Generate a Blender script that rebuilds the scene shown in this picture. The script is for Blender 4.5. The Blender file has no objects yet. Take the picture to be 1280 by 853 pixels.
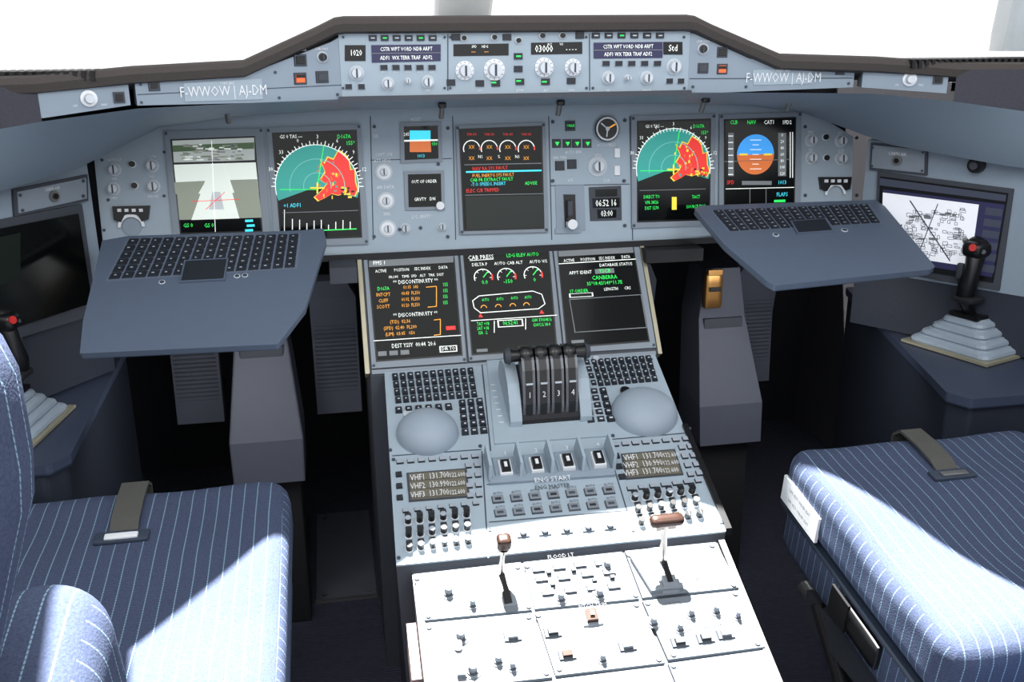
import bpy, math, random
import numpy as np
from mathutils import Vector, Matrix
random.seed(4)
COL=bpy.context.scene.collection
# ------------------------------------------------------------ materials
MATS={}
def lin(c): return tuple((x/255/12.92 if x/255<=.04045 else ((x/255+.055)/1.055)**2.4) for x in c)
def mat(name,rgb,rough=.5,metal=0,emit=0,noise=.06,scale=40,bump=0,spec=.5):
    m=bpy.data.materials.new(name);m.use_nodes=True;nt=m.node_tree;b=nt.nodes['Principled BSDF']
    c=lin(rgb);b.inputs['Roughness'].default_value=rough;b.inputs['Metallic'].default_value=metal
    b.inputs['Specular IOR Level'].default_value=spec
    tc=nt.nodes.new('ShaderNodeTexCoord');nz=nt.nodes.new('ShaderNodeTexNoise');nz.inputs['Scale'].default_value=scale
    nz.inputs['Detail'].default_value=4
    nt.links.new(tc.outputs['Object'],nz.inputs['Vector'])
    mx=nt.nodes.new('ShaderNodeMix');mx.data_type='RGBA'
    mx.inputs[6].default_value=(*[x*(1-noise) for x in c],1);mx.inputs[7].default_value=(*[min(1,x*(1+noise)) for x in c],1)
    nt.links.new(nz.outputs['Fac'],mx.inputs[0]);nt.links.new(mx.outputs[2],b.inputs['Base Color'])
    if emit:
        b.inputs['Emission Strength'].default_value=emit;nt.links.new(mx.outputs[2],b.inputs['Emission Color'])
    if bump:
        bp=nt.nodes.new('ShaderNodeBump');bp.inputs['Strength'].default_value=bump;bp.inputs['Distance'].default_value=.002
        nt.links.new(nz.outputs['Fac'],bp.inputs['Height']);nt.links.new(bp.outputs[0],b.inputs['Normal'])
    MATS[name]=m;return m
mat('panel',(160,175,186),.5,noise=.05);mat('panel2',(140,154,167),.5);mat('panelline',(60,70,82),.6)
mat('aftpanel',(108,116,124),.55,noise=.08);mat('aftlight',(126,133,140),.5);mat('aftdark',(66,72,80),.5)
mat('coaming',(134,149,161),.55,bump=.05,scale=300)
mat('tray',(90,102,120),.42,noise=.05);mat('traydark',(52,62,78),.5);mat('traygap',(102,114,132),.5)
mat('key',(34,38,46),.5);mat('keyw',(205,212,220),.5);mat('legend',(160,168,178),.5)
mat('black',(14,14,16),.35);mat('blackm',(26,26,30),.7,bump=.1,scale=300);mat('screen',(7,9,9),.12,spec=.35)
mat('bezel',(134,144,154),.5);mat('darkgrey',(62,66,74),.6);mat('pedal',(74,78,90),.6);mat('pedalrib',(60,64,74),.6);mat('plate',(84,87,96),.55,noise=.15,scale=15)
mat('lever',(104,106,110),.25,noise=.25,metal=.6);mat('leverdark',(24,24,26),.3)
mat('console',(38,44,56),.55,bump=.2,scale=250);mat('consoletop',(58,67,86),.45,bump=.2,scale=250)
mat('cover',(66,60,57),.75,bump=.3,scale=400,noise=.2);mat('fabricdark',(66,66,74),.95,bump=.6,scale=500,noise=.3)
mat('white',(232,235,238),.5);mat('knob',(208,214,220),.4);mat('offwhite',(190,198,205),.5)
mat('wallm',(34,36,42),.8);mat('boot',(152,165,178),.5);mat('chrome',(200,190,180),.2,metal=1)
mat('brown',(70,50,42),.25,metal=.4);mat('gold',(160,118,66),.35,metal=.8);mat('steel',(150,150,148),.35,metal=.8)
mat('strap',(80,80,76),.8,bump=.5,scale=300);mat('red',(190,30,25),.4);mat('orange',(220,100,50),.5,emit=.5)
mat('trim',(176,170,146),.4,metal=.4);mat('pinkish',(150,125,120),.6);mat('post',(205,214,218),.6)
mat('sunmask',(170,175,180),.8)
for n,c,e in [('e_white',(228,234,228),.75),('e_green',(40,225,90),.85),('e_cyan',(60,205,225),.85),('e_amber',(230,155,50),.8),('e_red',(215,45,40),.75),
    ('e_teal',(44,146,136),.6),('e_yellow',(225,200,60),.75),('e_blue',(60,150,225),.75),('e_orange',(200,105,50),.65),('e_dgreen',(20,60,40),.4),('e_vdgreen',(11,22,15),.25),
    ('e_vid1',(165,172,168),.5),('e_vid2',(212,220,212),.6),('e_vid3',(134,140,126),.45),('e_purple',(42,42,75),.35),('e_lcd',(146,140,120),.45),('e_map',(215,218,224),.6),('e_mapl',(60,65,80),.3),('e_grey',(110,115,118),.4),('e_tealine',(110,185,178),.5),('e_tree',(70,95,62),.35)]:
    mat(n,c,.4,emit=e,noise=.02)
m=mat('carpet',(50,52,68),.95,noise=.35,scale=60,bump=.5)
nt=m.node_tree;wv=nt.nodes.new('ShaderNodeTexWave');wv.inputs['Scale'].default_value=40;wv.inputs['Distortion'].default_value=1.5;wv.bands_direction='Y'
tc=nt.nodes.new('ShaderNodeTexCoord');nt.links.new(tc.outputs['Object'],wv.inputs[0])
bp=[n for n in nt.nodes if n.type=='BUMP'][0];nt.links.new(wv.outputs['Fac'],bp.inputs['Height']);bp.inputs['Distance'].default_value=.006
def seatmat():
    m=bpy.data.materials.new('pinstripe');m.use_nodes=True;nt=m.node_tree;b=nt.nodes['Principled BSDF'];N=nt.nodes.new;L=nt.links.new
    b.inputs['Roughness'].default_value=.95;b.inputs['Specular IOR Level'].default_value=.1
    tc=N('ShaderNodeTexCoord');s=N('ShaderNodeSeparateXYZ');L(tc.outputs['Object'],s.inputs[0])
    sn=N('ShaderNodeSeparateXYZ');L(tc.outputs['Normal'],sn.inputs[0])
    def M(op,a,b_=None,c=None):
        n=N('ShaderNodeMath');n.operation=op
        for i,v in enumerate((a,b_,c)):
            if v is None: continue
            if isinstance(v,(int,float)): n.inputs[i].default_value=v
            else: L(v,n.inputs[i])
        return n.outputs[0]
    ax=M('ABSOLUTE',sn.outputs[0]);sel=M('GREATER_THAN',ax,.75)
    co=M('ADD',M('MULTIPLY',s.outputs[0],M('SUBTRACT',1,sel)),M('MULTIPLY',s.outputs[1],sel))
    nz=N('ShaderNodeTexNoise');nz.inputs['Scale'].default_value=5;L(tc.outputs['Object'],nz.inputs[0])
    co=M('ADD',co,M('MULTIPLY',nz.outputs['Fac'],.006))
    fr=M('FRACT',M('MULTIPLY',co,1/.0185));st=M('LESS_THAN',M('ABSOLUTE',M('SUBTRACT',fr,.5)),.038)
    oth=M('ADD',s.outputs[1],s.outputs[2]);da=M('GREATER_THAN',M('FRACT',M('MULTIPLY',oth,220)),.35)
    st=M('MULTIPLY',st,M('ADD',M('MULTIPLY',da,.5),.2))
    n2=N('ShaderNodeTexNoise');n2.inputs['Scale'].default_value=450;L(tc.outputs['Object'],n2.inputs[0])
    mx=N('ShaderNodeMix');mx.data_type='RGBA';L(n2.outputs['Fac'],mx.inputs[0]);mx.inputs[6].default_value=(*lin((52,60,82)),1);mx.inputs[7].default_value=(*lin((84,94,118)),1)
    m2=N('ShaderNodeMix');m2.data_type='RGBA';L(st,m2.inputs[0]);L(mx.outputs[2],m2.inputs[6]);m2.inputs[7].default_value=(*lin((146,180,200)),1)
    L(m2.outputs[2],b.inputs['Base Color']);bp=N('ShaderNodeBump');bp.inputs['Strength'].default_value=.3;bp.inputs['Distance'].default_value=.002
    n3=N('ShaderNodeTexNoise');n3.inputs['Scale'].default_value=9;L(tc.outputs['Object'],n3.inputs[0])
    bp2=N('ShaderNodeBump');bp2.inputs['Strength'].default_value=.35;bp2.inputs['Distance'].default_value=.02;L(n3.outputs['Fac'],bp2.inputs['Height'])
    L(n2.outputs['Fac'],bp.inputs['Height']);L(bp2.outputs[0],bp.inputs['Normal']);L(bp.outputs[0],b.inputs['Normal']);MATS['pinstripe']=m
seatmat()
# ------------------------------------------------------------ panel frames (measured drawings rectified to metres)
class Frame:
    def __init__(s,O,U,Vv,src,dst):
        s.O=Vector(O);s.U=Vector(U).normalized();s.V=Vector(Vv).normalized();s.N=s.U.cross(s.V).normalized()
        s.M=Matrix(((s.U.x,s.V.x,s.N.x,s.O.x),(s.U.y,s.V.y,s.N.y,s.O.y),(s.U.z,s.V.z,s.N.z,s.O.z),(0,0,0,1)))
        A=[];B=[]
        for (x,y),(u,v) in zip(src,dst):
            A.append([x,y,1,0,0,0,-u*x,-u*y]);B.append(u);A.append([0,0,0,x,y,1,-v*x,-v*y]);B.append(v)
        s.h=list(np.linalg.solve(np.array(A,float),np.array(B,float)))+[1]
    def at(s,x,y):
        h=s.h;w=h[6]*x+h[7]*y+1;return ((h[0]*x+h[1]*y+h[2])/w,(h[3]*x+h[4]*y+h[5])/w)
    def su(s,x,y):
        a=s.at(x-1,y);b=s.at(x+1,y);return math.dist(a,b)/2
    def sv(s,x,y):
        a=s.at(x,y-1);b=s.at(x,y+1);return math.dist(a,b)/2
TXT={}
def textmesh(t):
    if t not in TXT:
        c=bpy.data.curves.new('t','FONT');c.body=t;c.resolution_u=1;c.align_x='CENTER';c.align_y='CENTER'
        o=bpy.data.objects.new('t',c);COL.objects.link(o);bpy.context.view_layer.update()
        me=o.to_mesh();TXT[t]=([tuple(v.co) for v in me.vertices],[tuple(p.vertices) for p in me.polygons]);o.to_mesh_clear()
        bpy.data.objects.remove(o);bpy.data.curves.remove(c)
    return TXT[t]
class MB:
    def __init__(s,name): s.n=name;s.v=[];s.f=[];s.mi=[];s.sm=[];s.ms=[];s.M=Matrix.Identity(4);s.fr=None
    def fm(s,fr): s.fr=fr;s.M=fr.M;return s
    def wd(s): s.M=Matrix.Identity(4);return s
    def add(s,vs,fs,m,smooth=False):
        if m not in s.ms:s.ms.append(m)
        k=s.ms.index(m);b=len(s.v);s.v+=[tuple(s.M@Vector(p)) for p in vs]
        for f in fs:s.f.append(tuple(i+b for i in f));s.mi.append(k);s.sm.append(smooth)
    def prism(s,p,z0,z1,m,ts=1.0,mt=None):
        A=sum(p[i][0]*p[(i+1)%len(p)][1]-p[(i+1)%len(p)][0]*p[i][1] for i in range(len(p)))
        if A<0:p=p[::-1]
        n=len(p);cx=sum(q[0] for q in p)/n;cy=sum(q[1] for q in p)/n
        vs=[(q[0],q[1],z0) for q in p]+[(cx+(q[0]-cx)*ts,cy+(q[1]-cy)*ts,z1) for q in p]
        s.add(vs,[tuple(range(n-1,-1,-1))]+[(i,(i+1)%n,n+(i+1)%n,n+i) for i in range(n)],m)
        s.add(vs[n:],[tuple(range(n))],mt or m)
    def box(s,cx,cy,w,h,z0,z1,m,ts=1.0,mt=None):
        s.prism([(cx-w/2,cy-h/2),(cx+w/2,cy-h/2),(cx+w/2,cy+h/2),(cx-w/2,cy+h/2)],z0,z1,m,ts,mt)
    def cyl(s,cx,cy,z0,z1,r0,r1,m,n=18,mt=None):
        vs=[(cx+r0*math.cos(2*math.pi*i/n),cy+r0*math.sin(2*math.pi*i/n),z0) for i in range(n)]+[(cx+r1*math.cos(2*math.pi*i/n),cy+r1*math.sin(2*math.pi*i/n),z1) for i in range(n)]
        s.add(vs,[(i,(i+1)%n,n+(i+1)%n,n+i) for i in range(n)],m,True);s.add(vs[n:],[tuple(range(n))],mt or m)
    def loft(s,rings,m,smooth=True,caps=True,closed=True):
        n=len(rings[0]);vs=[p for r in rings for p in r];fs=[]
        for j in range(len(rings)-1):
            for i in range(n if closed else n-1):
                a=j*n+i;b=j*n+(i+1)%n;fs.append((a,b,b+n,a+n))
        s.add(vs,fs,m,smooth)
        if caps:s.add(rings[0],[tuple(range(n-1,-1,-1))],m);s.add(rings[-1],[tuple(range(n))],m)
    def dome(s,cx,cy,z0,rx,ry,h,m,n=24,k=8):
        rings=[]
        for j in range(k):
            a=math.pi/2*j/k;rings.append([(cx+rx*math.cos(a)*math.cos(2*math.pi*i/n),cy+ry*math.cos(a)*math.sin(2*math.pi*i/n),z0+h*math.sin(a)) for i in range(n)])
        s.loft(rings,m,True,False);b=rings[-1];s.add(b+[(cx,cy,z0+h)],[(i,(i+1)%n,n) for i in range(n)],m,True)
    def tube(s,pts,r,m,n=10):
        pts=[Vector(p) for p in pts];rr=r if isinstance(r,(list,tuple)) else [r]*len(pts);rings=[]
        for i,p in enumerate(pts):
            d=(pts[min(i+1,len(pts)-1)]-pts[max(i-1,0)]).normalized();a=d.orthogonal().normalized() if i==0 else (a-d*a.dot(d)).normalized();b=d.cross(a)
            rings.append([tuple(p+rr[i]*(a*math.cos(2*math.pi*k/n)+b*math.sin(2*math.pi*k/n))) for k in range(n)])
        s.loft(rings,m)
    def rbox(s,c,h,r,m,n=12,fn=None):
        vs=[];fs=[]
        for ax in range(3):
            for sg in (-1,1):
                b=len(vs)
                for i in range(n+1):
                    for j in range(n+1):
                        p=[0,0,0];p[ax]=sg*h[ax];a1=(ax+1)%3;a2=(ax+2)%3
                        def cc(t,hh):
                            t=t*2-1;return hh*(math.copysign(abs(t)**.8,t))
                        p[a1]=cc(i/n,h[a1]);p[a2]=cc(j/n,h[a2])
                        q=Vector([max(-(h[k]-r),min(h[k]-r,p[k])) for k in range(3)]);d=Vector(p)-q
                        q=q+d.normalized()*r if d.length>1e-9 else q
                        if fn:q=Vector(fn(q))
                        vs.append((q.x+c[0],q.y+c[1],q.z+c[2]))
                for i in range(n):
                    for j in range(n):
                        f=(b+i*(n+1)+j,b+(i+1)*(n+1)+j,b+(i+1)*(n+1)+j+1,b+i*(n+1)+j+1);fs.append(f if sg>0 else f[::-1])
        s.add(vs,fs,m,True)
    def text(s,t,cx,cy,h,m,z=.0012,sx=1.0):
        v,f=textmesh(t);k=h/.7*.82;s.add([(cx+p[0]*k*sx*.84,cy+p[1]*k,z) for p in v],f,m)
    def B(s,x,y,w,h,z,m,z0=0,ts=.9,mt=None):
        u,v=s.fr.at(x,y);s.box(u,v,w*s.fr.su(x,y),h*s.fr.sv(x,y),z0,z,m,ts,mt)
    def K(s,x,y,r,z,m,z0=0,r1=None,mt=None,n=18):
        u,v=s.fr.at(x,y);k=s.fr.su(x,y);s.cyl(u,v,z0,z,r*k,(r if r1 is None else r1)*k,m,n,mt)
    def Q(s,pts,z,m,z0=None):
        p=[s.fr.at(*q) for q in pts]
        if z0 is None:
            A=sum(p[i][0]*p[(i+1)%len(p)][1]-p[(i+1)%len(p)][0]*p[i][1] for i in range(len(p)))
            if A<0:p=p[::-1]
            s.add([(a,b,z) for a,b in p],[tuple(range(len(p)))],m)
        else: s.prism(p,z0,z,m)
    def T(s,t,x,y,h,m,z=.0012,sx=1.0):
        u,v=s.fr.at(x,y);s.text(t,u,v,h*s.fr.sv(x,y),m,z,sx)
    def L(s,pts,w,m,z=.0012):
        p=[Vector(s.fr.at(*q)) for q in pts];w=w*s.fr.su(*pts[0])/2
        for a,b in zip(p,p[1:]):
            d=(b-a).normalized();q=Vector((-d.y,d.x))*w
            s.add([(*(a-q),z),(*(b-q),z),(*(b+q),z),(*(a+q),z)],[(0,1,2,3)],m)
    def arc(s,x,y,r0,r1,a0,a1,m,z=.0012,n=24):
        u,v=s.fr.at(x,y);k=s.fr.su(x,y);vs=[];A=[math.radians(a0+(a1-a0)*i/n) for i in range(n+1)]
        for a in A:vs+=[(u+r0*k*math.cos(a),v+r0*k*math.sin(a),z),(u+r1*k*math.cos(a),v+r1*k*math.sin(a),z)]
        s.add(vs,[(2*i,2*i+1,2*i+3,2*i+2) for i in range(n)],m)
    def knob(s,x,y,r,h=.012,m='knob',ring='offwhite',skirt=True,z0=0):
        if skirt:s.K(x,y,r*1.35,z0+.0015,ring,z0)
        s.K(x,y,r,z0+h,m,z0,r*.85);s.B(x,y,r*.3,r*1.6,z0+h+.0008,'darkgrey',z0+h,1)
    def grid(s,quad,rows,cols,z,m,fill=.8,mt=None,skip=0,z0=0,ls=1.0):
        q=[Vector(s.fr.at(*p)) for p in quad]
        for r in range(rows):
            for c in range(cols):
                def P(a,b):
                    t=q[0].lerp(q[1],a);bb=q[3].lerp(q[2],a);return t.lerp(bb,b)
                e=(1-fill)/2
                pts=[P((c+e)/cols,(r+e)/rows),P((c+1-e)/cols,(r+e)/rows),P((c+1-e)/cols,(r+1-e)/rows),P((c+e)/cols,(r+1-e)/rows)]
                s.prism([tuple(p) for p in pts],z0,z,m,.85)
                if mt:
                    p=P((c+.5)/cols,(r+.5)/rows);d=(pts[0]-pts[1]).length
                    s.box(p.x+random.uniform(-.08,.08)*d,p.y,d*random.uniform(.25,.5)*ls,d*.26*ls,z,z+.0003,mt,1)
    def done(s,parent=None,bevel=0,loc=None,rot=None,bs=2):
        me=bpy.data.meshes.new(s.n);me.from_pydata(s.v,[],s.f)
        for m in s.ms:me.materials.append(MATS[m])
        me.polygons.foreach_set('material_index',s.mi);me.polygons.foreach_set('use_smooth',s.sm);me.update()
        o=bpy.data.objects.new(s.n,me);COL.objects.link(o)
        if parent:o.parent=parent
        if loc:o.location=loc
        if rot:o.rotation_euler=rot
        if bevel:
            b=o.modifiers.new('b','BEVEL');b.width=bevel;b.segments=bs;b.limit_method='ANGLE';b.angle_limit=.6
        return o
def empty(name,loc=(0,0,0),rot=(0,0,0),sc=1):
    e=bpy.data.objects.new(name,None);e.location=loc;e.rotation_euler=rot;e.scale=(sc,sc,sc);e.empty_display_size=.1;COL.objects.link(e);return e
def xpoly(s,yz,x0,x1,m,mt=None):
    s.loft([[(x0,*p) for p in yz],[(x1,*p) for p in yz]],m,False)
# ------------------------------------------------------------ room shell
b=MB('floor');b.box(0,.95,2.3,3.7,.06,.1,'carpet');b.done()
b=MB('wall_front');b.wd();b.loft([[(-1.15,2.78,.1),(1.15,2.78,.1),(1.15,2.82,.1),(-1.15,2.82,.1)],[(-1.15,2.7,1.22),(1.15,2.7,1.22),(1.15,2.75,1.22),(-1.15,2.75,1.22)]],'wallm',False);b.done()
for sg,n in ((-1,'wall_left'),(1,'wall_right')):
    b=MB(n);b.box(sg*1.17,.9,.04,3.8,.1,1.22,'fabricdark');b.box(sg*1.17,.6,.04,3.1,1.2,1.27,'coaming');b.done()
patch=[(-.56,.80),(-.60,1.07),(-.41,1.27),(-.2,1.38),(.22,1.40),(.36,1.33),(.53,.955),(.62,.60),(.62,-.1),(-.47,-.1)]  # outline of the sun patch wanted on seats and pedestal
lx,ly=.05,-.25;op=[(x-lx*1.35,y-ly*1.35) for x,y in patch]
b=MB('ceiling_sun_mask')  # unseen overhead sheet, opening cut so the sun throws that patch
outer=[(-1.15,.95),(-1.15,1.9),(-.5,1.98),(-.2,2.0),(.2,2.0),(.5,1.98),(1.15,1.9),(1.15,.95),(1.15,-.2),(-1.15,-.2)]
for i in range(10):
    if i==8: continue
    j=(i+1)%10;b.prism([op[i],op[j],outer[j],outer[i]],2.05,2.08,'sunmask')
b.prism([(-1.15,-.2),(1.15,-.2),(1.15,.0),(-1.15,.0)],2.085,2.1,'sunmask')
b.done()
for nm,x0,y0,x1,y1,w,zz in (('window_post',0.035,2.64,0.02,2.0,.075,1.352),('window_post',.99,1.72,.9,1.5,.045,1.3),('window_post',-.99,1.72,-.9,1.5,.045,1.3)):
    b=MB(nm);b.loft([[(x0-w,y0-.02,zz),(x0+w,y0-.02,zz),(x0+w,y0+.04,zz),(x0-w,y0+.04,zz)],[(x1-w,y1-.02,2.04),(x1+w,y1-.02,2.04),(x1+w,y1+.04,2.04),(x1-w,y1+.04,2.04)]],'post',False);b.done(bevel=.01)
# ------------------------------------------------------------ glareshield
gs=empty('glareshield')
b=MB('cover')
sec=[(-1.1,1.47,1.283),(-.735,1.530,1.287),(-.61,1.57,1.297),(-.45,1.612,1.303),(-.335,1.642,1.352),(-.305,1.646,1.366),(-.29,1.646,1.368),(.29,1.646,1.368),(.305,1.646,1.366),(.335,1.642,1.352),(.45,1.612,1.303),(.61,1.57,1.297),(.735,1.535,1.287),(1.1,1.47,1.283)]
rings=[]
for x,y,z in sec:
    yb=2.9-.2*abs(x)**2  # unseen forward run lengthened to keep sun off the footwell floor
    rings.append([(x,y,z-.024),(x,y-.004,z-.012),(x,y+.002,z-.003),(x,y+.012,z),(x,yb,z-.03),(x,yb,z-.07),(x,y+.05,z-.035)])
b.loft(rings,'cover',False);b.done(gs)
b=MB('vents')
for sg in (-1,1):
    for i in range(26):
        x=sg*(.66+.012*i);b.box(x,1.63-.05*abs(x),.006,.1,1.278,1.292,'black')
b.done(gs)
FCU=Frame((0,1.662,1.244),(1,0,0),(0,0,1),[(425,39),(861,36),(857,111),(430,119)],[(-.297,.1),(.297,.1),(.297,0),(-.297,0)])
b=MB('autopilot_control_unit');b.fm(FCU)
b.box(0,.0485,.60,.105,-.05,0,'panel')
b.box(0,-.006,.61,.008,-.05,.008,'darkgrey');b.box(0,.104,.61,.006,-.04,.010,'blackm')
for x in (560,737):b.L([(x,42),(x,113)],1.2,'panelline')
b.Q([(431,56),(457,56),(457,76),(431,76)],.001,'black');b.T('1020',445,66,9,'e_white',.002,.9)
b.Q([(464,56),(551,55),(551,76),(465,78)],.0015,'e_purple');b.T('CSTR WPT VORD NDB ARPT',508,61,6,'e_white',.003,.9);b.T('ADF1  WX TERR TRAF  ADF2',508,72,6,'e_white',.003,.9)
b.L([(464,66.5),(551,65.5)],.8,'e_grey',.003);b.L([(742,62.5),(828,62)],.8,'e_grey',.003)
b.Q([(742,53),(828,52),(828,72),(742,73)],.0015,'e_purple');b.T('CSTR WPT VORD NDB ARPT',785,58,6,'e_white',.003,.9);b.T('ADF1 WX TERR TRAF ADF2',785,67.5,6,'e_white',.003,.9)
b.Q([(829,52),(853,52),(853,68),(829,68)],.001,'black');b.T('Std',841,60,10,'e_white',.002)
for i in range(6):
    b.B(466+i*15,47,10,7,.004,'darkgrey',mt='key');b.B(466+i*15,47,5,1.5,.0045,'e_green' if i in(1,4) else 'keyw',.004);b.B(745+i*16,44,10,7,.004,'darkgrey',mt='key');b.B(745+i*16,44,5,1.5,.0045,'e_green' if i in(2,) else 'keyw',.004)
for i in range(5):
    b.B(480+i*15,84,10,7,.004,'offwhite',mt='key');b.T('ENG',480+i*15,90,3,'white');b.B(757+i*16,79,10,7,.004,'offwhite',mt='key')
for x,y,r in ((446,91,7),(485,104,6),(535,102,6),(842,83,7),(760,97,6),(808,97,6),(510,101,3),(784,97,3)):b.knob(x,y,r,.014)
for x in (436,452):b.B(x,108,9,7,.004,'keyw',mt='key')
b.B(836,101,9,7,.004,'keyw',mt='key');b.B(850,101,9,7,.004,'keyw',mt='key')
b.Q([(567,55),(636,54),(636,69),(567,70)],.001,'black');b.T('SPD      HDG',600,58,4,'e_white',.002);b.T('---       ---',600,64,6,'e_amber',.002)
b.Q([(664,53),(728,52),(728,67),(664,68)],.001,'black');b.T('03000',680,61,11,'e_white',.002,.9);b.T('- - - -',714,61,7,'e_white',.002);b.T('ALT           V/S',694,55,3.5,'e_white',.002)
for x,y,r in ((581,88,8),(618,87,9),(680,84,8),(716,84,7)):
    b.K(x,y,r*1.45,.003,'white');b.knob(x,y,r,.018)
    for k in range(12):
        a=k*math.pi/6;b.L([(x+r*1.15*math.cos(a),y+r*1.15*math.sin(a)),(x+r*1.4*math.cos(a),y+r*1.4*math.sin(a))],.6,'key',.0033)
for x,y in ((564,103),(600,104),(620,104),(650,102),(682,102),(714,101),(648,70),(648,86),(570,46),(634,46),(725,44)):b.B(x,y,11,8,.004,'darkgrey',mt='key')
for x,y in ((648,70),(648,101),(617,103),(680,102)):b.B(x,y,6,1.8,.0048,'e_green',.004)
for x,y in ((580,47),(618,46),(648,50),(678,44),(703,44)):b.K(x,y,4,.002,'white');b.K(x,y,3,.008,'black')
for x,t in ((580,'TRUE'),(485,'ILS'),(535,'NAV'),(600,'LOC'),(650,'A/THR'),(682,'ALT'),(714,'APPR'),(760,'ND'),(808,'RANGE')):b.T(t,x,113 if x!=580 else 40.5,3.5,'white')
for x in (429,556,563,733,741,855):
    for y in (46,110):b.K(x,y,1.6,.002,'panelline',n=10)
b.done(gs,bevel=0)
WL=Frame((-.607,1.58,1.235),(.303,.082,0),(0,0,1),[(169,99),(420,45),(425,126),(173,132)],[(0,.042),(.3139,.102),(.3139,0),(0,.004)])
WR=Frame((.304,1.662,1.235),(.276,-.062,0),(0,0,1),[(865,42),(1068,78),(1065,109),(862,117)],[(0,.102),(.2829,.05),(.2829,.01),(0,0)])
b=MB('left_wing_panel');b.fm(WL)
b.Q([(424,46),(415,52),(330,85),(168,100),(172,132),(428,126)],0,'panel2',-.04)
b.L([(172,118),(428,106)],1,'panelline',.0008)
b.Q([(230,104),(328,98),(330,124),(232,127)],.0015,'panel',0)
b.T('F-WWOW | AJ-DM',281,114,16,'white',.003,.85);b.T('PARK BRK',285,104,4,'white',.003)
b.B(193,106,15,15,.003,'darkgrey',mt='darkgrey');b.B(193,106,9,9,.004,'black',.002)
for x,y,c in ((376,75,'black'),(376,98,'orange'),(403,96,'darkgrey')):b.B(x,y,16,15,.003,'darkgrey');b.B(x,y,11,10,.0045,c,.003)
b.B(376,95,11,4,.005,'black',.004)
b.knob(403,71,5,.01,'black');b.T('CHRONO',402,61,4,'white');b.T('SIDESTICK',376,62,3.5,'white')
for x,y in ((176,105),(177,128),(422,118),(345,90),(350,122)):b.K(x,y,1.8,.002,'panelline',n=10)
b.done(gs)
b=MB('right_wing_panel');b.fm(WR)
b.Q([(858,41),(866,42),(935,73),(1069,78),(1066,109),(860,117)],0,'panel2',-.04)
b.L([(862,98),(1066,97)],1,'panelline',.0008)
b.Q([(938,87),(1012,85),(1013,104),(939,106)],.0015,'panel',0)
b.T('F-WWOW | AJ-DM',976,97,15,'white',.003,.8);b.T('PARK BRK',976,88,4,'white',.003)
b.B(1049,87,12,12,.003,'darkgrey');b.B(1049,87,8,8,.004,'black',.002)
for x,y,c in ((901,65,'black'),(901,86,'orange'),(878,85,'darkgrey')):b.B(x,y,13,13,.003,'darkgrey');b.B(x,y,9,9,.0045,c,.003)
b.B(901,84,9,4,.005,'black',.004)
b.knob(878,61,5,.01,'black');b.T('CHRONO',878,52,4,'white')
for x,y in ((866,108),(1060,83),(1060,104),(930,108)):b.K(x,y,1.8,.002,'panelline',n=10)
b.done(gs)
for sg in (-1,1):
    fr=Frame((-.738,1.535,1.226) if sg<0 else (.592,1.59,1.245),(.12,.043,0) if sg<0 else (.135,-.045,0),(0,0,1),[(0,10),(120,10),(120,0),(0,0)],[(0,.01),(.12,.01),(.12,0),(0,0)])
    b=MB('loudspeaker_panel');b.fm(fr);W=.128 if sg<0 else .142
    if sg<0:b.prism([(0,0),(W,.014),(W,.051),(0,.04)],-.04,0,'panel2')
    else:b.prism([(0,.0),(W,-.010),(W,.026),(0,.042)],-.04,0,'panel2')
    cx=W*.55;cy=.026 if sg<0 else .014
    b.cyl(cx,cy,0,.003,.012,.012,'white');b.cyl(cx,cy,0,.014,.008,.006,'knob');b.text('LOUDSPEAKER',cx-.02,cy+.017,.005,'white')
    b.text('OFF',cx-.02,cy-.01,.004,'white');b.text('MAX',cx+.02,cy-.01,.004,'white')
    b.box(W*.88,cy,.016,.016,0,.003,'darkgrey');b.box(W*.88,cy,.01,.01,.003,.005,'black')
    b.done(gs)
for sg in (-1,1):
    b=MB('lower_coaming')
    up=[(0,1.655,1.238),(.30,1.655,1.238),(.45,1.62,1.237),(.607,1.575,1.235),(.735,1.535,1.222),(.85,1.49,1.205),(1.0,1.42,1.18)]
    lo=[(0,1.868,1.208),(.30,1.868,1.208),(.5,1.868,1.198),(.625,1.866,1.182),(.745,1.73,1.128),(.87,1.56,1.105),(1.02,1.42,1.09)]
    rings=[]
    for (a,c) in zip(up,lo):
        A=Vector(a);C=Vector(c);r=[]
        for k in range(7):
            t=k/6;p=A.lerp(C,t);p.z+=-.008*math.sin(math.pi*t);r.append((sg*p.x,p.y,p.z))
        rings.append(r)
    b.loft(rings,'coaming',True,False,False)
    b.loft([[(sg*.735,1.535,1.222),(sg*.735,1.535,1.275)],[(sg*.86,1.49,1.203),(sg*.86,1.49,1.275)],[(sg*1.15,1.38,1.17),(sg*1.15,1.38,1.275)]],'fabricdark',False,False,False)
    b.done(gs)
b=MB('ball_joints')
for x in (-.49,-.13,.08,.35,.52):
    b.tube([(x,1.70,1.226),(x,1.72,1.20)],.005,'steel');b.rbox((x,1.70,1.222),(.007,.007,.005),.003,'black',4)
b.done(gs)
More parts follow.
